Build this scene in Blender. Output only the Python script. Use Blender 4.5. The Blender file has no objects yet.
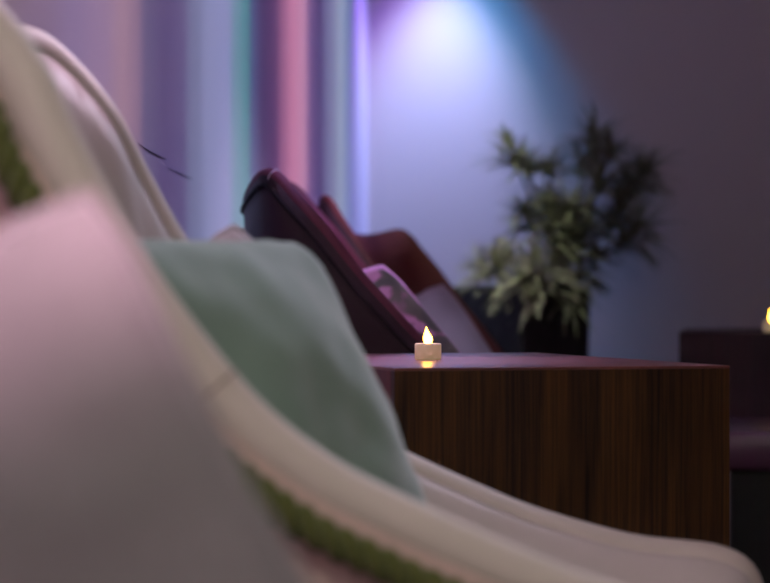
import bpy, bmesh, math, random
from mathutils import Vector, Matrix, noise
random.seed(7)
C = bpy.context.scene.collection
F = 2900.0; CH = 0.68; HZ = 288.0

def at(px, py, Y):
    return Vector(((px-385)/F*Y, Y, CH-(py-HZ)/F*Y))

def srgb(r, g, b):
    f = lambda c: (c/255/12.92) if c/255 <= .04045 else ((c/255+.055)/1.055)**2.4
    return (f(r), f(g), f(b), 1)

# ------------------------------------------------------------------ materials
def new_mat(name):
    m = bpy.data.materials.new(name); m.use_nodes = True
    nt = m.node_tree
    return m, nt, nt.nodes['Principled BSDF']

def N(nt, kind, **kw):
    n = nt.nodes.new(kind)
    for k, v in kw.items():
        if k in n.inputs: n.inputs[k].default_value = v
        else: setattr(n, k, v)
    return n

def fabric(name, col, rough=.85, sheen=.3, var=.12, bump=.15, scale=60, weave=900):
    m, nt, b = new_mat(name)
    tc = N(nt, 'ShaderNodeTexCoord')
    nz = N(nt, 'ShaderNodeTexNoise', Scale=scale, Detail=4)
    nt.links.new(tc.outputs['Object'], nz.inputs['Vector'])
    mx = N(nt, 'ShaderNodeMixRGB'); mx.inputs[1].default_value = col
    mx.inputs[2].default_value = tuple(c*(1-var*2) for c in col[:3])+(1,)
    nt.links.new(nz.outputs['Fac'], mx.inputs[0]); nt.links.new(mx.outputs[0], b.inputs['Base Color'])
    wv = N(nt, 'ShaderNodeTexNoise', Scale=weave, Detail=2)
    nt.links.new(tc.outputs['Object'], wv.inputs['Vector'])
    bp = N(nt, 'ShaderNodeBump', Strength=bump, Distance=.002)
    nt.links.new(wv.outputs['Fac'], bp.inputs['Height']); nt.links.new(bp.outputs[0], b.inputs['Normal'])
    b.inputs['Roughness'].default_value = rough
    b.inputs['Sheen Weight'].default_value = sheen
    return m

def leather(name, col, rough=.45, var=.08, spec=.5):
    m, nt, b = new_mat(name)
    tc = N(nt, 'ShaderNodeTexCoord')
    vo = N(nt, 'ShaderNodeTexVoronoi', Scale=420.0)
    nz = N(nt, 'ShaderNodeTexNoise', Scale=9.0, Detail=3)
    nt.links.new(tc.outputs['Object'], vo.inputs['Vector']); nt.links.new(tc.outputs['Object'], nz.inputs['Vector'])
    mx = N(nt, 'ShaderNodeMixRGB'); mx.inputs[1].default_value = col
    mx.inputs[2].default_value = tuple(c*(1-var*2) for c in col[:3])+(1,)
    nt.links.new(nz.outputs['Fac'], mx.inputs[0]); nt.links.new(mx.outputs[0], b.inputs['Base Color'])
    bp = N(nt, 'ShaderNodeBump', Strength=.2, Distance=.001)
    nt.links.new(vo.outputs['Distance'], bp.inputs['Height']); nt.links.new(bp.outputs[0], b.inputs['Normal'])
    b.inputs['Roughness'].default_value = rough
    b.inputs['Specular IOR Level'].default_value = spec
    return m

def plain(name, col, rough=.5, metal=0, spec=.5):
    m, nt, b = new_mat(name)
    b.inputs['Base Color'].default_value = col; b.inputs['Roughness'].default_value = rough
    b.inputs['Metallic'].default_value = metal; b.inputs['Specular IOR Level'].default_value = spec
    tc = N(nt, 'ShaderNodeTexCoord'); nz = N(nt, 'ShaderNodeTexNoise', Scale=80.0, Detail=2)
    nt.links.new(tc.outputs['Object'], nz.inputs['Vector'])
    bp = N(nt, 'ShaderNodeBump', Strength=.04, Distance=.001)
    nt.links.new(nz.outputs['Fac'], bp.inputs['Height']); nt.links.new(bp.outputs[0], b.inputs['Normal'])
    return m

def walnut(name, axis, dark=(26, 16, 6), mid=(66, 43, 16), light=(98, 66, 26), rough=.4):
    """axis: direction of the grain in object space (0 x, 1 y, 2 z)"""
    m, nt, b = new_mat(name)
    tc = N(nt, 'ShaderNodeTexCoord'); mp = N(nt, 'ShaderNodeMapping')
    sc = [42.0, 42.0, 42.0]; sc[axis] = .7
    mp.inputs['Scale'].default_value = sc
    nt.links.new(tc.outputs['Object'], mp.inputs['Vector'])
    n1 = N(nt, 'ShaderNodeTexNoise', Scale=1.0, Detail=5, Roughness=.6, Distortion=.3)
    n2 = N(nt, 'ShaderNodeTexNoise', Scale=6.0, Detail=4, Roughness=.7)
    for n in (n1, n2): nt.links.new(mp.outputs[0], n.inputs['Vector'])
    ad = N(nt, 'ShaderNodeMixRGB', blend_type='MIX'); ad.inputs[0].default_value = .62
    nt.links.new(n1.outputs['Fac'], ad.inputs[1]); nt.links.new(n2.outputs['Fac'], ad.inputs[2])
    cr = N(nt, 'ShaderNodeValToRGB'); e = cr.color_ramp.elements
    e[0].position = .40; e[0].color = srgb(*dark); e[1].position = .62; e[1].color = srgb(*light)
    k = e.new(.5); k.color = srgb(*mid)
    nt.links.new(ad.outputs[0], cr.inputs[0]); nt.links.new(cr.outputs[0], b.inputs['Base Color'])
    bp = N(nt, 'ShaderNodeBump', Strength=.12, Distance=.001)
    nt.links.new(n2.outputs['Fac'], bp.inputs['Height']); nt.links.new(bp.outputs[0], b.inputs['Normal'])
    b.inputs['Roughness'].default_value = rough
    return m

M = {}
M['wall'] = fabric('painted_plaster', srgb(200, 196, 200), rough=.9, sheen=0, var=.02, bump=.12, scale=3, weave=260)
M['wall_back'] = fabric('grey_plaster', srgb(188, 182, 172), rough=.9, sheen=0, var=.03, bump=.08, scale=2.5, weave=200)
M['floor'] = fabric('dark_carpet', srgb(38, 32, 34), rough=.95, sheen=0, bump=.5)
M['ceil'] = plain('ceiling_paint', srgb(52, 50, 52), .9)
M['cream'] = leather('cream_leather', srgb(230, 217, 204), .62)
M['creamin'] = leather('ivory_leather', srgb(224, 212, 206), .62)
M['blush'] = fabric('blush_fabric', srgb(226, 196, 186), .85)
M['braid'] = fabric('olive_braid', srgb(104, 112, 44), .8, var=.3, bump=.8, scale=200, weave=300)
M['burg'] = leather('burgundy_leather', srgb(50, 26, 34), .6)
M['burgrim'] = leather('burgundy_rim_leather', srgb(112, 50, 70), .65)
M['burgin'] = leather('dark_plum_leather', srgb(46, 32, 40), .6)
M['seam'] = plain('dark_seam', srgb(24, 12, 14), .8)
M['tan'] = plain('tan_seam', srgb(150, 132, 116), .8)
M['thread'] = plain('pale_thread', srgb(225, 215, 220), .6)
M['plumout'] = leather('dark_plum_outer_leather', srgb(34, 24, 30), .6)
M['rust'] = leather('rust_leather', srgb(112, 58, 50), .65)
M['rustrim'] = leather('rust_rim_leather', srgb(92, 50, 46), .7)
M['pinkpil'] = fabric('rose_grey_velvet', srgb(172, 168, 166), .8, sheen=.5, var=.06)
M['greenpil'] = fabric('sage_velvet', srgb(118, 146, 126), .8, sheen=.5, var=.1, scale=14)
M['palepil'] = fabric('pale_pink_linen', srgb(228, 214, 228), .9, var=.04)
M['greypil'] = fabric('silver_grey_linen', srgb(168, 164, 176), .85, var=.08, scale=30)
M['piping'] = fabric('lilac_piping', srgb(226, 160, 222), .6, var=.05)
M['leg'] = plain('dark_metal', srgb(24, 22, 24), .4, .6)
M['wtop'] = walnut('walnut_lit_top', 0, dark=(118, 74, 68), mid=(146, 98, 88), light=(166, 116, 102), rough=.3)  # paler than the front: light on the top painted into the wood
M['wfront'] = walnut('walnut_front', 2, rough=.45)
M['wside'] = walnut('walnut_lit_side', 2, dark=(78, 36, 30), mid=(112, 54, 42), light=(130, 66, 48))  # redder than the front: pink light on this side put into the colour
M['wdim'] = walnut('dimmed_walnut', 2, dark=(18, 6, 6), mid=(38, 15, 15), light=(48, 20, 20), rough=.7)  # same walnut darkened: dim light at the far table painted in
M['wedge'] = plain('walnut_edge', srgb(140, 84, 50), .4)
M['planter'] = plain('planter_charcoal', srgb(30, 27, 32), .55)
M['soil'] = fabric('dark_soil', srgb(34, 24, 18), 1, var=.3, bump=1, scale=100)
M['bark'] = fabric('brown_bark', srgb(92, 78, 58), .9, var=.2)
M['plastic'] = None
M['plastic'] = plain('white_plastic', srgb(244, 232, 204), .35)
pb = M['plastic'].node_tree.nodes['Principled BSDF']
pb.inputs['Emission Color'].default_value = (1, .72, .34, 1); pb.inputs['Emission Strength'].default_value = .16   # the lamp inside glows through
M['vinyl'] = leather('plum_vinyl', srgb(96, 68, 84), .25)
M['olive'] = fabric('dark_green_fabric', srgb(24, 32, 16), .9)
M['scuff'] = plain('scuff_black', srgb(52, 46, 60), .9)

def pattern_mat():
    m, nt, b = new_mat('leaf_print_fabric')
    tc = N(nt, 'ShaderNodeTexCoord'); mp = N(nt, 'ShaderNodeMapping')
    mp.inputs['Scale'].default_value = (9, 17, 9); mp.inputs['Rotation'].default_value = (0, 0, .6)
    nt.links.new(tc.outputs['Object'], mp.inputs['Vector'])
    nz = N(nt, 'ShaderNodeTexNoise', Scale=1.0, Detail=1.5, Distortion=1.2)
    nt.links.new(mp.outputs[0], nz.inputs['Vector'])
    cr = N(nt, 'ShaderNodeValToRGB'); e = cr.color_ramp.elements
    e[0].position = .40; e[0].color = srgb(48, 42, 40); e[1].position = .60; e[1].color = srgb(170, 110, 150)
    k = e.new(.52); k.color = srgb(70, 62, 52); k = e.new(.56); k.color = srgb(130, 80, 110)
    nt.links.new(nz.outputs['Fac'], cr.inputs[0]); nt.links.new(cr.outputs[0], b.inputs['Base Color'])
    b.inputs['Roughness'].default_value = .7; b.inputs['Sheen Weight'].default_value = .3
    return m
M['pattern'] = pattern_mat()

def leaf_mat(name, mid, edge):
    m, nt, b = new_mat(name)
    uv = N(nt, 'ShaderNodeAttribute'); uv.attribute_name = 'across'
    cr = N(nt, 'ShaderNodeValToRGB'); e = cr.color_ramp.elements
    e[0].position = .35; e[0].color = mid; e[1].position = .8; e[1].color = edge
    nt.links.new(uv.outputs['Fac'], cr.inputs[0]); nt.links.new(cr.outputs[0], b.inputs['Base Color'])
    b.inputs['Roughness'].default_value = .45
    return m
M['leafpale'] = leaf_mat('lit_leaf', srgb(112, 124, 84), srgb(228, 224, 204))  # pale copy of the leaf: spot light painted into the lower clusters
M['leafdark'] = leaf_mat('green_leaf', srgb(78, 92, 58), srgb(172, 174, 146))

def emit(name, col, s):
    m = bpy.data.materials.new(name); m.use_nodes = True; nt = m.node_tree
    nt.nodes.remove(nt.nodes['Principled BSDF'])
    e = N(nt, 'ShaderNodeEmission', Strength=s); e.inputs[0].default_value = col
    nt.links.new(e.outputs[0], nt.nodes['Material Output'].inputs[0])
    return m
M['flame'] = emit('flame_glow', (1, .46, .03, 1), 34)

# ------------------------------------------------------------------ helpers
def mesh(name, verts, faces, mat, parent=None, smooth=True, loc=None, bevel=0, attr=None):
    me = bpy.data.meshes.new(name); me.from_pydata([tuple(v) for v in verts], [], faces)
    bm = bmesh.new(); bm.from_mesh(me); bmesh.ops.recalc_face_normals(bm, faces=bm.faces[:]); bm.to_mesh(me); bm.free()
    if attr:
        a = me.attributes.new('across', 'FLOAT', 'POINT')
        a.data.foreach_set('value', attr)
    me.materials.append(mat)
    if smooth:
        for p in me.polygons: p.use_smooth = True
    o = bpy.data.objects.new(name, me); C.objects.link(o)
    if parent: o.parent = parent
    if loc is not None: o.location = loc
    if bevel:
        md = o.modifiers.new('bevel', 'BEVEL'); md.width = bevel; md.segments = 3
        md.limit_method = 'ANGLE'
    return o

def box(name, a, b, mat, parent=None, bevel=.002, smooth=False):
    x0, y0, z0 = a; x1, y1, z1 = b
    v = [(x0, y0, z0), (x1, y0, z0), (x1, y1, z0), (x0, y1, z0), (x0, y0, z1), (x1, y0, z1), (x1, y1, z1), (x0, y1, z1)]
    f = [(0, 3, 2, 1), (4, 5, 6, 7), (0, 1, 5, 4), (1, 2, 6, 5), (2, 3, 7, 6), (3, 0, 4, 7)]
    return mesh(name, v, f, mat, parent, smooth=smooth, bevel=bevel)

def catmull(pts, n):
    out = []
    P = [pts[0]*2-pts[1]]+pts+[pts[-1]*2-pts[-2]]
    for i in range(1, len(P)-2):
        for k in range(n):
            t = k/n
            a, b, c, d = P[i-1], P[i], P[i+1], P[i+2]
            out.append(.5*((2*b)+(c-a)*t+(2*a-5*b+4*c-d)*t*t+(3*b-a-3*c+d)*t**3))
    out.append(P[-2].copy())
    return out

def tube_data(path, rad, seg=12, closed=False, squash=None):
    """rad: number or function(i). squash: (factor, axisVector)"""
    v, f = [], []
    n = len(path); up = None
    for i, p in enumerate(path):
        if closed: t = (path[(i+1) % n]-path[i-1])
        else: t = path[min(i+1, n-1)]-path[max(i-1, 0)]
        t = t.normalized() if t.length > 1e-9 else Vector((0, 0, 1))
        if up is None:
            up = t.orthogonal().normalized()
        up = (up-t*up.dot(t)).normalized(); s = t.cross(up)
        r = rad(i) if callable(rad) else rad
        for k in range(seg):
            a = 2*math.pi*k/seg
            v.append(p+up*math.cos(a)*r+s*math.sin(a)*r)
    m = n if closed else n-1
    for i in range(m):
        j = (i+1) % n
        for k in range(seg):
            l = (k+1) % seg
            f.append((i*seg+k, i*seg+l, j*seg+l, j*seg+k))
    if not closed:
        f.append(tuple(range(seg-1, -1, -1))); f.append(tuple((n-1)*seg+k for k in range(seg)))
    return v, f

def tube(name, path, rad, mat, parent=None, seg=12, closed=False):
    v, f = tube_data(path, rad, seg, closed)
    return mesh(name, v, f, mat, parent)

def lathe(name, prof, mat, parent=None, seg=40, loc=(0, 0, 0)):
    v, f = [], []
    for r, z in prof:
        for k in range(seg):
            a = 2*math.pi*k/seg; v.append((r*math.cos(a)+loc[0], r*math.sin(a)+loc[1], z+loc[2]))
    for i in range(len(prof)-1):
        for k in range(seg):
            l = (k+1) % seg
            f.append((i*seg+k, i*seg+l, (i+1)*seg+l, (i+1)*seg+k))
    f.append(tuple(range(seg-1, -1, -1))); f.append(tuple((len(prof)-1)*seg+k for k in range(seg)))
    return mesh(name, v, f, mat, parent)

def thing(name, label, cat, loc=(0, 0, 0), rz=0, group=None):
    o = bpy.data.objects.new(name, None); C.objects.link(o); o.empty_display_size = .1
    o.location = loc; o.rotation_euler = (0, 0, rz); o['label'] = label; o['category'] = cat
    if group: o['group'] = group
    return o

def tag(o, label, cat, group=None):
    o['label'] = label; o['category'] = cat
    if group: o['group'] = group

# ------------------------------------------------------------------ room shell
CX, CY = at(368, 0, 7.0).x, 7.0
WA = math.atan2(.121, 1.0)
D = Vector((math.sin(WA), math.cos(WA), 0)); E = Vector((math.cos(WA), -math.sin(WA), 0)); Z = Vector((0, 0, 1))
CO = Vector((CX, CY, 0)); RW, RL, RH, TH = 4.2, 9.0, 2.7, .1

def slab(name, o, a, b, c, mat):
    v = [o, o+a, o+a+b, o+b, o+c, o+a+c, o+a+b+c, o+b+c]
    ob = mesh(name, v, [(0, 3, 2, 1), (4, 5, 6, 7), (0, 1, 5, 4), (1, 2, 6, 5), (2, 3, 7, 6), (3, 0, 4, 7)], mat, smooth=False)
    ob['kind'] = 'structure'; return ob
wl = slab('wall_left', CO, -D*RL, -E*TH, Z*RH, M['wall'])
slab('wall_back', CO-E*TH, E*(RW+2*TH), D*TH, Z*RH, M['wall_back'])
slab('wall_right', CO+E*RW, -D*RL, E*TH, Z*RH, M['ceil'])
slab('wall_front', CO-D*RL-E*TH, E*(RW+2*TH), -D*TH, Z*RH, M['wall_back'])
slab('floor', CO-E*TH+D*TH, E*(RW+2*TH), -D*(RL+2*TH), -Z*.1, M['floor'])
slab('ceiling', CO-E*TH+D*TH+Z*RH, E*(RW+2*TH), -D*(RL+2*TH), Z*.1, M['ceil'])
slab('baseboard_left', CO+E*.0, -D*RL, E*.012, Z*.08, M['ceil'])

def wall_pt(px, py, off=.001):
    k = (px-385)/F          # ray x = k*y ; wall: x = CX - tan*(CY-y)
    t = math.tan(WA)
    y = (CX-t*CY)/(k-t)
    return Vector((k*y, y, CH-(py-HZ)/F*y))+E*off
for pts, w in (([(137, 143), (147, 150), (158, 156), (166, 159)], .0016), ([(167, 168), (176, 172), (185, 176), (192, 179)], .0011)):
    path = catmull([wall_pt(*p) for p in pts], 4); n = len(path)
    tube('scuff_mark', path, lambda i, w=w, n=n: w*(.08+.45*math.sin(math.pi*(i+.5)/n)), M['scuff'], wl, seg=6)

# ------------------------------------------------------------------ armchairs
HALF = [(.778, -.345, .15), (.796, -.352, .22), (.800, -.358, .29), (.792, -.366, .345), (.768, -.371, .373), (.67, -.375, .386),
        (.568, -.375, .414), (.495, -.375, .443), (.416, -.375, .479), (.346, -.375, .516), (.279, -.375, .570), (.209, -.375, .656),
        (.162, -.372, .728), (.121, -.360, .804), (.094, -.345, .858), (.057, -.325, .905), (.022, -.295, .932), (-.012, -.24, .925),
        (-.035, -.15, .900), (-.045, 0, .888)]

HALF_B = [(.62, -.345, .15), (.64, -.352, .22), (.645, -.358, .29), (.63, -.366, .36), (.58, -.370, .42), (.50, -.375, .475), (.42, -.375, .54),
          (.36, -.375, .595), (.295, -.375, .652), (.245, -.373, .705), (.195, -.37, .761), (.139, -.362, .833), (.10, -.352, .878), (.08, -.345, .900),
          (.057, -.335, .928), (.038, -.318, .941), (.022, -.29, .937), (.004, -.22, .920), (-.010, -.12, .905), (-.014, 0, .900)]

def armchair(label, loc, yaw, s, mats, braid=True, seams=(), r=.024, wide=1.0, long=1.0, ear=1.0, droop=0.0, HALF=HALF):
    t = thing('armchair', label, 'armchair', (loc[0], loc[1], 0), yaw)
    half = [Vector(p) for p in HALF]
    pts = half+[Vector((p.x, -p.y, p.z)) for p in reversed(half[:-1])]
    LX = lambda x: x*ear if x < .25 else .25*ear+(x-.25)*long
    pts = [Vector((LX(p.x)*s, p.y*s*wide, p.z*s*(1-droop*(p.y+.375)/.75))) for p in pts]
    path = catmull(pts, 7); n = len(path); r *= s
    def inward(p):
        q = Vector((.22*s, 0, 0))
        if p.x > .22*s: return Vector((0, -math.copysign(1, p.y), 0))
        v = Vector((q.x-p.x, -p.y, 0))
        return v.normalized()
    outer, inner, bl = [], [], []
    NV = 10
    ov, iv = [], []
    for i, p in enumerate(path):
        d = inward(p)
        a = p-d*r*.85
        b = Vector((.06*s+p.x*.88, p.y*.96, .14*s)); b.z = min(b.z, a.z-.004)
        col = []
        for k in range(NV+1):
            u = k/NV; q = a.lerp(b, u); q -= d*.022*s*math.sin(math.pi*u)**2*min(1, (a.z-b.z)/(.2*s))
            col.append(q)
        ov += col
        tq = (path[min(i+1, n-1)]-path[max(i-1, 0)]).normalized(); dq = b-a; dq = dq-tq*dq.dot(tq)
        dq = dq.normalized() if dq.length > 1e-6 else Vector((0, 0, -1))
        a2 = p+d*r*.70-dq*r*.50
        b2 = Vector((.13*s+p.x*.80, p.y*.80, .30*s)); b2.z = min(b2.z, a2.z-.003)
        for k in range(NV+1):
            u = k/NV; q = a2.lerp(b2, u); q += d*(.028 if braid else .016)*s*math.sin(math.pi*min(1, u*1.0))**.6*min(1, (a2.z-b2.z)/(.2*s))
            iv.append(q)
        tg = (path[min(i+1, n-1)]-path[max(i-1, 0)]).normalized()
        dn = (b-a); dn = (dn-tg*dn.dot(tg))
        dn = dn.normalized() if dn.length > 1e-6 else Vector((0, 0, -1))
        bl.append(p+dn*(r*(.80 if braid else 1)+(.010 if braid else .004)*s)-d*(r*(1.3 if braid else .9)+.004))
    fs = [(i*(NV+1)+k, i*(NV+1)+k+1, (i+1)*(NV+1)+k+1, (i+1)*(NV+1)+k) for i in range(n-1) for k in range(NV)]
    o = mesh('outer_shell', ov, fs, mats['outer'], t)
    md = o.modifiers.new('thick', 'SOLIDIFY'); md.thickness = .006; md.offset = 0
    o = mesh('inner_lining', iv, fs, mats['inner'], t)
    md = o.modifiers.new('thick', 'SOLIDIFY'); md.thickness = .006; md.offset = 0
    tube('rim', path, r, mats['rim'], t, seg=16)
    bp = bl[14:-14]
    if braid:
        # twisted braid: two strands wound round one another
        dense = []
        for i in range(len(bp)-1):
            L = (bp[i+1]-bp[i]).length; m = max(2, int(L/.0028))
            dense += [bp[i].lerp(bp[i+1], k/m) for k in range(m)]
        vs, ff = [], []
        for ph in (0, math.pi):
            acc = 0; strand = []
            for i, p in enumerate(dense):
                if i: acc += (p-dense[i-1]).length
                tg = (dense[min(i+1, len(dense)-1)]-dense[max(i-1, 0)]).normalized()
                u = (Z-tg*tg.z); u = u.normalized() if u.length > 1e-4 else Vector((1, 0, 0))
                w = tg.cross(u); a = acc/.020*2*math.pi*.5+ph
                strand.append(p+(u*math.cos(a)*.0075+w*math.sin(a)*.004))
            v, f = tube_data(strand, .0090, 7)
            off = len(vs); vs += v; ff += [tuple(q+off for q in x) for x in f]
        br = mesh('braid_trim', vs, ff, mats['braid'], t); br['label'] = 'olive green braided trim'
    else:
        tube('seam_line', bp, .0045*s, M['seam'], t, seg=8)
    for idx in seams:
        p = path[idx]; tg = (path[idx+1]-path[idx-1]).normalized(); u = tg.orthogonal().normalized(); w = tg.cross(u)
        ring = [p+(u*math.cos(a)+w*math.sin(a))*(r+.0006) for a in [2*math.pi*k/24 for k in range(24)]]
        tube('seam', ring, .0013, mats.get('seam', M['thread']), t, seg=6, closed=True)
    box('seat_cushion', (.06*s, -.275*s*wide, .20*s), (LX(.80)*s, .275*s*wide, .355*s), mats['inner'], t, bevel=.04*s, smooth=True)
    # base plate following the shell
    basev = [Vector((.07*s+p.x*.86, p.y*.93, .0)) for p in path[0:n:4]]
    nb = len(basev)
    v = [b+Vector((0, 0, .12*s)) for b in basev]+[b+Vector((0, 0, .15*s)) for b in basev]
    f = [tuple(range(nb)), tuple(range(2*nb-1, nb-1, -1))]+[(i, (i+1) % nb, nb+(i+1) % nb, nb+i) for i in range(nb)]
    mesh('base', v, f, M['leg'], t, smooth=False)
    for x, y in ((.12, -.24), (.12, .24), (.68, -.24), (.68, .24)):
        x = LX(x)*s; y *= s*wide
        tube('leg', [Vector((x, y, .125*s)), Vector((x*1.0, y*1.04, .06)), Vector((x, y*1.08, 0))],
             lambda i: (.018, .015, .011)[i], M['leg'], t, seg=12)
    return t

cream = dict(outer=M['blush'], inner=M['creamin'], rim=M['cream'], braid=M['braid'], seam=M['tan'])
armchair('cream leather armchair with olive braided trim, nearest and out of focus', (-.405, 2.80), 0, 1.0, cream, True, seams=(72,), r=.027, wide=.955)
burg = dict(outer=M['burg'], inner=M['burgrim'], rim=M['burgrim'])
armchair('burgundy leather armchair with a broad pointed back corner, behind the walnut table', (-.214, 4.95), math.radians(-1), .915, burg, False, seams=(102,), r=.013, HALF=HALF_B)
rust = dict(outer=M['plumout'], inner=M['rust'], rim=M['rustrim'])
armchair('dark plum armchair with rust brown leather inside, farthest of the row in the corner', (-.068, 5.87), math.radians(-15), .91, rust, False, r=.009, long=.78, ear=.84, droop=.075, HALF=HALF_B)

# ------------------------------------------------------------------ cushions
def cushion(label, corner, rvec, uvec, w, h, th, mat, piping=None, pipr=.004, group=None, seed=0, pinch=.06, anchor=(1, 1), name='cushion'):
    r = Vector(rvec).normalized(); u = Vector(uvec); u = (u-r*u.dot(r)).normalized(); nn = r.cross(u)
    ctr = Vector(corner)-r*w/2*anchor[0]-u*h/2*anchor[1]
    t = thing(name, label, 'cushion', ctr, 0, group)
    t.matrix_world = Matrix((( r.x, u.x, nn.x, ctr.x), (r.y, u.y, nn.y, ctr.y), (r.z, u.z, nn.z, ctr.z), (0, 0, 0, 1)))
    G = 36; v = []; f = []; idx = {}
    def pos(i, j, side):
        U = -1+2*i/G; V = -1+2*j/G
        U = math.copysign(abs(U)**.85, U); V = math.copysign(abs(V)**.85, V)
        x = w/2*U*(1-pinch*(1-V*V)); y = h/2*V*(1-pinch*(1-U*U))
        # soften the corners
        cr = max(0, abs(U)+abs(V)-1.72); x -= math.copysign(cr*.10*w, U); y -= math.copysign(cr*.10*h, V)
        e = max(0, (1-U*U)*(1-V*V))
        z = th/2*e**.42
        wr = noise.noise(Vector((x*9+seed, y*9, side*3)))*.010+noise.noise(Vector((x*22, y*22+seed, side)))*.004
        z += wr*min(1, e*4)
        return (x, y, z*side)
    for side in (1, -1):
        for i in range(G+1):
            for j in range(G+1):
                edge = i in (0, G) or j in (0, G)
                if edge and side == -1: idx[(i, j, -1)] = idx[(i, j, 1)]
                else: idx[(i, j, side)] = len(v); v.append(pos(i, j, side))
        for i in range(G):
            for j in range(G):
                f.append((idx[(i, j, side)], idx[(i+1, j, side)], idx[(i+1, j+1, side)], idx[(i, j+1, side)]))
    mesh('cover', v, f, mat, t)
    loop = [(i, 0) for i in range(G)]+[(G, j) for j in range(G)]+[(i, G) for i in range(G, 0, -1)]+[(0, j) for j in range(G, 0, -1)]
    path = [Vector(v[idx[(i, j, 1)]]) for i, j in loop]
    tube('piping', path, pipr, piping or mat, t, seg=8, closed=True)
    return t

cushion('rose grey velvet cushion filling the lower left, nearest of all cushions', at(98, 170, 1.75), (.88, .08, .476), (-.476, .22, .88),
        .40, .40, .13, M['pinkpil'], seed=3)
cushion('large sage green velvet cushion leaning in the cream armchair', at(305, 239, 2.93), (.62, .74, .0), (-.50, .10, .86),
        .40, .45, .17, M['greenpil'], seed=11, pinch=.05)
cushion('pale pink cushion peeking out behind the sage green cushion', at(235, 220, 3.04), (.62, .30, .50), (-.62, .1, .75),
        .20, .20, .06, M['palepil'], seed=5)
cushion('dark leaf print cushion with lilac piping in the burgundy armchair', at(382, 262, 4.93), (.60, .62, .34), (-.69, .10, .68),
        .34, .34, .10, M['pattern'], M['piping'], .0075, seed=8, pinch=.03)
cushion('silver grey linen cushion in the armchair with rust brown inside', at(443, 280, 5.80), (.66, .62, .34), (-.60, .06, .76),
        .34, .36, .12, M['greypil'], seed=14)

# low bench that carries the nearest cushion (below the frame)
bn = thing('low_bench', 'low cream upholstered bench under the rose grey cushion', 'bench', (-.27, 1.72, 0))
box('seat_cushion', (-.25, -.30, .08), (.35, .25, .19), M['cream'], bn, bevel=.03, smooth=True)
for x in (-.2, .3):
    for y in (-.25, .2):
        tube('leg', [Vector((x, y, .085)), Vector((x, y, 0))], .015, M['leg'], bn)

# ------------------------------------------------------------------ walnut tables
TZ = .582
def cube_table(label, p0, p1, depth, zt=TZ, mt=('wtop', 'wfront', 'wside')):
    """p0,p1: front left / right corner on the floor plan; depth goes away from them"""
    a = Vector((p0[0], p0[1], 0)); e = Vector((p1[0]-p0[0], p1[1]-p0[1], 0)); w = e.length
    t = thing('side_table', label, 'table', a, math.atan2(e.y, e.x))
    th = .0035
    box('top_panel', (0, 0, zt-th), (w, depth, zt), M[mt[0]], t, bevel=.0008)
    zt -= th-.018; th = .018
    zt -= 0
    box('front_panel', (0, 0, 0), (w, th, zt-th), M[mt[1]], t, bevel=.0006)
    box('back_panel', (0, depth-th, 0), (w, depth, zt-th), M[mt[1]], t, bevel=.0006)
    box('side_panel', (0, th, 0), (th, depth-th, zt-th), M[mt[2]], t, bevel=.0006)
    box('side_panel', (w-th, th, 0), (w, depth-th, zt-th), M[mt[2]], t, bevel=.0006)
    return t
hc = CH-TZ
zl, zr = F*hc/80.1, F*hc/77.5
cube_table('walnut block table with the lit tealight, centre of the picture', ((394.4-385)/F*zl, zl), ((729.8-385)/F*zr, zr), .765)
cube_table('walnut block table, low light put into its colour, by the back wall at right edge', at(679, 0, 5.76).xy, (at(679, 0, 5.76)+Vector((.62, -.075, 0))).xy, .55, .592, ('wdim',)*3)

# ------------------------------------------------------------------ tealights
def tealight(label, loc, group='flickering tealights'):
    t = thing('tealight', label, 'candle', loc, 0)
    R = .0182
    lathe('body', [(R*.9, 0), (R, .001), (R, .0205), (R*.985, .0218), (R*.93, .0226), (R*.6, .0212), (R*.3, .0206), (.001, .0206)], M['plastic'], t)
    prof = [(0, 0), (.10, .0050), (.25, .0064), (.42, .0062), (.58, .0044), (.72, .0029), (.86, .0014), (1, .0003)]
    H = .0245; v = []; f = []; S = 18
    for k, (u, rr) in enumerate(prof):
        rr = max(rr, .0032 if k == 0 else .0003)
        dx = -.0022*math.sin(max(0, u-.35)*math.pi*.745)
        for q in range(S):
            a = 2*math.pi*q/S; v.append((rr*math.cos(a)+dx, rr*math.sin(a), .0205+u*H))
    for k in range(len(prof)-1):
        for q in range(S): f.append((k*S+q, k*S+(q+1) % S, (k+1)*S+(q+1) % S, (k+1)*S+q))
    f.append(tuple(range(S-1, -1, -1))); f.append(tuple((len(prof)-1)*S+q for q in range(S)))
    fl = mesh('flame', v, f, M['flame'], t); fl['label'] = 'glowing yellow flame tip'
    return t
tealight('small white tealight with yellow flame on the walnut table', ((428-385)/F*3.96, 3.96, TZ))
tealight('blurred tealight cut by the right picture edge, on the far table', (at(772.5, 0, 5.80).x, 5.80, .592))

# ------------------------------------------------------------------ vinyl ottoman at right
ot = thing('ottoman', 'low plum vinyl ottoman in the dark beyond the walnut table', 'ottoman', (.585, 5.0, 0))
box('seat_cushion', (0, 0, .363), (.75, .56, .433), M['vinyl'], ot, bevel=.012, smooth=True)
box('base', (.012, .012, .05), (.738, .548, .366), M['olive'], ot, bevel=.01)
for x in (.06, .69):
    for y in (.06, .50):
        tube('foot', [Vector((x, y, .052)), Vector((x, y, 0))], .018, M['leg'], ot)

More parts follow.
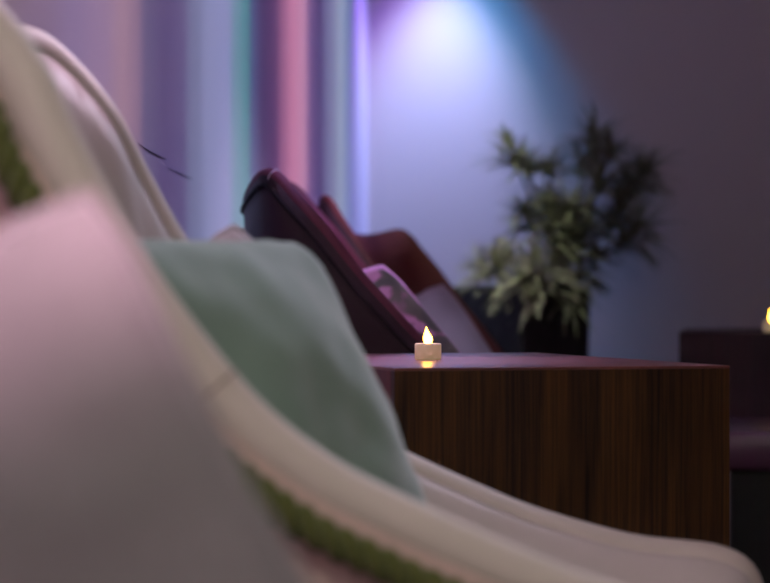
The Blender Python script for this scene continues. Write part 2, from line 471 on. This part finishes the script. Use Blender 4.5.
# ------------------------------------------------------------------ potted plant
PY = 6.42
pc = at(522, 0, PY); pc.z = 0
pl = thing('potted_plant', 'leafy plant in a dark square planter against the back wall', 'plant', pc, math.radians(42))
hw, hb = .108, .094; ht = CH-(286-HZ)/F*PY
v = []
for (h, z) in ((hb, 0), (hw, ht), (hw-.012, ht), (hw-.012, ht-.06)):
    v += [(-h, -h, z), (h, -h, z), (h, h, z), (-h, h, z)]
f = [(3, 2, 1, 0)]
for k in range(3):
    f += [(k*4+i, k*4+(i+1) % 4, k*4+4+(i+1) % 4, k*4+4+i) for i in range(4)]
f.append((12, 13, 14, 15))
mesh('planter', v, f, M['planter'], pl, smooth=False, bevel=.003)
mesh('soil', [(-.09, -.09, ht-.045), (.09, -.09, ht-.045), (.09, .09, ht-.045), (-.09, .09, ht-.045),
              (-.08, -.08, ht-.059), (.08, -.08, ht-.059), (.08, .08, ht-.059), (-.08, .08, ht-.059)],
     [(0, 1, 2, 3), (7, 6, 5, 4), (0, 4, 5, 1), (1, 5, 6, 2), (2, 6, 7, 3), (3, 7, 4, 0)], M['soil'], pl, smooth=False)
inv = (Matrix.Translation(pc) @ Matrix.Rotation(math.radians(42), 4, 'Z')).inverted()

def leafcluster(c, axis, n, L, mat, droop=.5, wd=.0042):
    v, f, at_ = [], [], []
    axis = axis.normalized(); a0 = axis.orthogonal().normalized(); b0 = axis.cross(a0)
    for k in range(n):
        th = random.uniform(0, 2*math.pi); el = random.uniform(.35, 1.55)
        rad = a0*math.cos(th)+b0*math.sin(th)
        d = axis*math.cos(el)+rad*math.sin(el)
        l = L*random.uniform(.7, 1.15); base = c-axis*random.uniform(0, L*.45)
        side = d.cross(Z); side = side.normalized() if side.length > .05 else a0
        side = (side+d.cross(side)*random.uniform(-.5, .5)).normalized()
        S = 6; o = len(v)
        for i in range(S+1):
            u = i/S
            p = base+d*l*u-Z*droop*l*u*u*.55
            w = wd*(math.sin(math.pi*min(1, u*.86+.12))**.7)*1.3+.0002
            nn = d.cross(side)
            v += [p-side*w, p+nn*w*-.25, p+side*w]; at_ += [1, 0, 1]
        for i in range(S):
            for q in (0, 1):
                f.append((o+i*3+q, o+i*3+q+1, o+i*3+4+q, o+i*3+3+q))
    return [inv @ x for x in v], f, at_

clusters = [  # px, py, dY, pale, size
 (512, 152, -.02, 0, .9), (527, 166, .03, 0, .7), (551, 165, .05, 0, .6), (598, 138, .02, 0, 1.0), (612, 146, -.05, 0, .8), (583, 160, .06, 0, .8),
 (646, 168, .0, 0, .9), (630, 186, .05, 0, .9), (602, 178, -.05, 0, .9), (642, 226, -.03, 0, 1.0), (620, 214, .05, 0, .9), (628, 240, .06, 0, .7),
 (545, 200, .03, 0, .9), (572, 205, -.04, 0, 1.0), (590, 222, .04, 0, .9), (548, 226, -.06, 0, .9), (571, 243, .0, 0, 1.0), (600, 252, .06, 0, .7),
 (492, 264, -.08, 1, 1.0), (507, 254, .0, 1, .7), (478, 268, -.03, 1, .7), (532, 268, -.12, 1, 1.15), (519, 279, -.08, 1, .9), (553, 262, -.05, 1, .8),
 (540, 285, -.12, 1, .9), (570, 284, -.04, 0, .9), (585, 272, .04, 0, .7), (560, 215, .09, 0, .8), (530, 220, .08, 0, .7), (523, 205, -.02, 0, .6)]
root = Vector((at(548, 0, PY).x, PY, ht-.047))
top = at(563, 262, PY)
trunk = catmull([root, root.lerp(top, .5)+Vector((.01, 0, 0)), top], 6)
tube('trunk', [inv @ p for p in trunk], lambda i: .010-.00035*i, M['bark'], pl, seg=10)
for px, py, dy, pale, sz in clusters:
    c = at(px, py, PY+dy)
    start = trunk[-1] if py < 250 else trunk[len(trunk)//2]
    ax = (c-start); ax = ax.normalized()*.7+Vector((0, -.15, .45))
    mid = start.lerp(c, .5)+Vector((random.uniform(-.015, .015), 0, -.012))
    tube('branch', [inv @ p for p in catmull([start, mid, c], 5)], lambda i: .0038-.0002*i, M['bark'], pl, seg=6)
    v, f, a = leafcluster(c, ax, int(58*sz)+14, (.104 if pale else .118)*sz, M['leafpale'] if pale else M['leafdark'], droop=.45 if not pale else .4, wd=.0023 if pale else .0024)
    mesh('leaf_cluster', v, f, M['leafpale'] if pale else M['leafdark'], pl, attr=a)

# ------------------------------------------------------------------ lights
def light(name, kind, loc, target, energy, col, **kw):
    l = bpy.data.lights.new(name, kind); l.energy = energy; l.color = col
    for k, v in kw.items(): setattr(l, k, v)
    o = bpy.data.objects.new(name, l); C.objects.link(o); o.location = loc
    d = Vector(target)-Vector(loc); o.rotation_euler = d.to_track_quat('-Z', 'Y').to_euler()
    return o

# unseen lamp added to draw the stripes: colour follows compass direction, giving upright bands
STR = [(-330, (120, 100, 116)), (-60, (122, 102, 118)), (0, (124, 104, 122)), (40, (130, 110, 140)), (75, (138, 120, 160)), (100, (152, 128, 164)), (124, (166, 134, 156)), (134, (150, 122, 150)),
       (147, (98, 92, 134)), (165, (86, 76, 126)), (180, (94, 86, 136)), (194, (120, 128, 168)), (210, (146, 154, 200)), (226, (148, 156, 206)),
       (237, (112, 156, 178)), (246, (80, 150, 160)), (253, (78, 88, 140)), (263, (74, 54, 108)), (275, (96, 60, 116)), (283, (168, 106, 152)),
       (293, (216, 138, 180)), (303, (214, 152, 192)), (311, (120, 90, 150)), (319, (84, 66, 128)), (331, (130, 132, 178)), (341, (160, 176, 206)),
       (348, (116, 140, 184)), (354, (70, 74, 132)), (361, (104, 108, 176)), (366.5, (112, 116, 182))]
PP = Vector((.95, 4.5, 2.5))
SC_STR = 150.0
def build_stripe_lamp():
    o = light('added_stripe_lamp', 'SPOT', PP, (0, 0, 0), SC_STR, (1, 1, 1), spot_size=math.radians(178), spot_blend=.02, shadow_soft_size=.004)
    # aim level at the wall so that local axes are easy: -Z to -E (the left wall), Y up
    o.rotation_euler = (-E).to_track_quat('-Z', 'Y').to_euler()
    nt = o.data.node_tree if o.data.use_nodes else None
    o.data.use_nodes = True; nt = o.data.node_tree
    em = [n for n in nt.nodes if n.type == 'EMISSION'][0]
    tc = N(nt, 'ShaderNodeTexCoord'); sp = N(nt, 'ShaderNodeSeparateXYZ')
    nt.links.new(tc.outputs['Normal'], sp.inputs[0])
    R = o.rotation_euler.to_matrix().inverted()
    # tan of compass angle = local x / -local z ; tan of elevation = local y / horizontal
    def loc(v): return R @ (v-PP)
    def tanaz(v):
        q = loc(v); return q.x/(-q.z)
    div = N(nt, 'ShaderNodeMath', operation='DIVIDE')
    ab = N(nt, 'ShaderNodeMath', operation='ABSOLUTE')
    nt.links.new(sp.outputs['Z'], ab.inputs[0]); nt.links.new(sp.outputs['X'], div.inputs[0]); nt.links.new(ab.outputs[0], div.inputs[1])
    items = []
    for px, c in STR:
        w = wall_pt(px, 120, 0)
        col = list(srgb(*c)[:3])
        items.append((tanaz(w), col))
    ts = [i[0] for i in items]; lo, hi = min(ts), max(ts)
    mxv = max(max(c) for _, c in items)
    mr = N(nt, 'ShaderNodeMapRange'); mr.inputs[1].default_value = lo; mr.inputs[2].default_value = hi
    SG = -1 if FLIP else 1
    mu = N(nt, 'ShaderNodeMath', operation='MULTIPLY'); mu.inputs[1].default_value = SG
    nt.links.new(div.outputs[0], mu.inputs[0]); nt.links.new(mu.outputs[0], mr.inputs[0])
    cr = N(nt, 'ShaderNodeValToRGB'); el = cr.color_ramp.elements
    items = sorted((((t-lo)/(hi-lo)), c) for t, c in items)
    el[0].position = items[0][0]; el[0].color = [c/mxv for c in items[0][1]]+[1]
    el[1].position = items[-1][0]; el[1].color = [c/mxv for c in items[-1][1]]+[1]
    for t, c in items[1:-1]:
        k = el.new(t); k.color = [x/mxv for x in c]+[1]
    cr.color_ramp.interpolation = 'EASE'
    nt.links.new(mr.outputs[0], cr.inputs[0])
    # mask on the added lamp: cut below the chair backs and at the room corner
    e2 = N(nt, 'ShaderNodeMath', operation='DIVIDE'); nt.links.new(sp.outputs['Y'], e2.inputs[0]); nt.links.new(ab.outputs[0], e2.inputs[1])
    sh = N(nt, 'ShaderNodeMapRange', interpolation_type='SMOOTHSTEP'); sh.inputs[1].default_value = -1.62; sh.inputs[2].default_value = -1.42
    nt.links.new(e2.outputs[0], sh.inputs[0])
    tcorner = items and tanaz(wall_pt(367.5, 120, 0))
    side = N(nt, 'ShaderNodeMapRange'); 
    first = tanaz(wall_pt(100, 120, 0)) < tcorner
    side.inputs[1].default_value = tcorner+(.0 if first else 0); side.inputs[2].default_value = tcorner+(.02 if first else -.02)
    side.inputs[3].default_value = 1; side.inputs[4].default_value = 0
    nt.links.new(mu.outputs[0], side.inputs[0])
    m1 = N(nt, 'ShaderNodeMath', operation='MULTIPLY'); nt.links.new(sh.outputs[0], m1.inputs[0]); nt.links.new(side.outputs[0], m1.inputs[1])
    # strength shaped by direction: more light towards the far and low parts of the wall, for an even wash
    a2 = N(nt, 'ShaderNodeMath', operation='MULTIPLY'); nt.links.new(div.outputs[0], a2.inputs[0]); nt.links.new(div.outputs[0], a2.inputs[1])
    b2 = N(nt, 'ShaderNodeMath', operation='MULTIPLY_ADD'); nt.links.new(e2.outputs[0], b2.inputs[0]); nt.links.new(e2.outputs[0], b2.inputs[1]); nt.links.new(a2.outputs[0], b2.inputs[2])
    c2 = N(nt, 'ShaderNodeMath', operation='ADD'); nt.links.new(b2.outputs[0], c2.inputs[0]); c2.inputs[1].default_value = 1
    p2 = N(nt, 'ShaderNodeMath', operation='POWER'); nt.links.new(c2.outputs[0], p2.inputs[0]); p2.inputs[1].default_value = 1.4
    m2 = N(nt, 'ShaderNodeMath', operation='MULTIPLY'); nt.links.new(p2.outputs[0], m2.inputs[0]); nt.links.new(m1.outputs[0], m2.inputs[1])
    nt.links.new(cr.outputs[0], em.inputs['Color']); nt.links.new(m2.outputs[0], em.inputs['Strength'])
    pd = abs(loc(wall_pt(200, 120, 0)).z)
    return mxv*pd*pd/.58
    return mxv
FLIP = False
mxv = build_stripe_lamp()
bpy.data.lights['added_stripe_lamp'].energy = mxv*4*math.pi*math.pi*.8

# wall washer in the far corner: white core with a violet and a blue fringe
bw = at(440, 0, 6.86); hz = 1.50
bx = bw.x
def spot(name, x, y, z, tgt, e, col, size, blend, soft=.02):
    return light(name, 'SPOT', (x, y, z), tgt, e, col, spot_size=math.radians(size), spot_blend=blend, shadow_soft_size=soft)
hz = 1.70
spot('corner_spot_white', bx-.005, 6.76, hz, (bx-.01, 6.93, .95), 46, (.60, .68, 1), 54, 1)
spot('corner_spot_violet', bx-.03, 6.77, hz, (bx-.09, 6.93, .85), 27, (.34, .14, 1), 62, .9)
spot('corner_spot_blue', bx+.03, 6.77, hz, (bx+.09, 6.93, .85), 23, (.0, .34, 1), 60, .9)
spot('corner_wash_lilac', bx-.05, 6.2, 2.5, (bx-.03, 6.95, .92), 22, (.36, .38, 1), 22, 1)
spot('plant_fill', .10, 5.5, 2.6, (.22, 6.35, .78), 105, (.97, 1, .78), 17, 1)  # unseen spot added to brighten the foliage
spot('cushion_fill', 1.0, 4.2, 2.6, (.06, 5.2, .66), 130, (.84, .70, 1), 26, 1)  # added lamp, out of view, to lift the two far cushions

light('magenta_ceiling_spot', 'SPOT', (.0, 4.4, 2.6), (.0, 3.95, .58), 170, (.70, .46, 1), spot_size=math.radians(20), spot_blend=1, shadow_soft_size=.06)
spot('pink_fill', .9, .5, 2.3, (-.26, 1.78, .84), 370, (1, .54, .76), 14, 1, .05)  # made-up lamp, cone shaped to brighten the near cushion's top
spot('lilac_fill', .45, 4.5, 2.1, (-.12, 2.9, .72), 95, (.76, .76, 1), 32, 1, .08)  # added backlight grazing the sage cushion, no such fixture known
spot('cream_fill', -.1, .9, 2.6, (-.02, 2.5, .5), 74, (1, .95, .84), 44, 1, .25)  # added fill for the cream armchair, stands for no known fixture
spot('rose_side_fill', -.36, 3.3, 2.5, (0, 3.7, .40), 16, (1, .42, .52), 20, 1, .05)  # extra unseen lamp, added to redden the table's left side
light('room_fill', 'AREA', (.5, -1.0, 2.0), (.1, 2.2, .45), 7, (1, .98, .86), shape='RECTANGLE', size=1.2, size_y=1.2)  # added soft fill from behind the camera

w = bpy.data.worlds.new('room_world'); bpy.context.scene.world = w; w.use_nodes = True
w.node_tree.nodes['Background'].inputs[0].default_value = (.02, .018, .022, 1)

# ------------------------------------------------------------------ camera
cam = bpy.data.cameras.new('camera'); co = bpy.data.objects.new('camera', cam); C.objects.link(co)
co.location = (0, 0, CH); co.rotation_euler = (math.pi/2, 0, 0)
cam.sensor_width = 36; cam.lens = F/770*36; cam.shift_y = -3.5/770
cam.dof.use_dof = True; cam.dof.focus_distance = 3.96; cam.dof.aperture_fstop = 4.4
cam.clip_start = .05
bpy.context.scene.camera = co
vs = bpy.context.scene.view_settings
vs.view_transform = 'Standard'; vs.look = 'None'; vs.gamma = 1; vs.use_curve_mapping = False; vs.exposure = 0
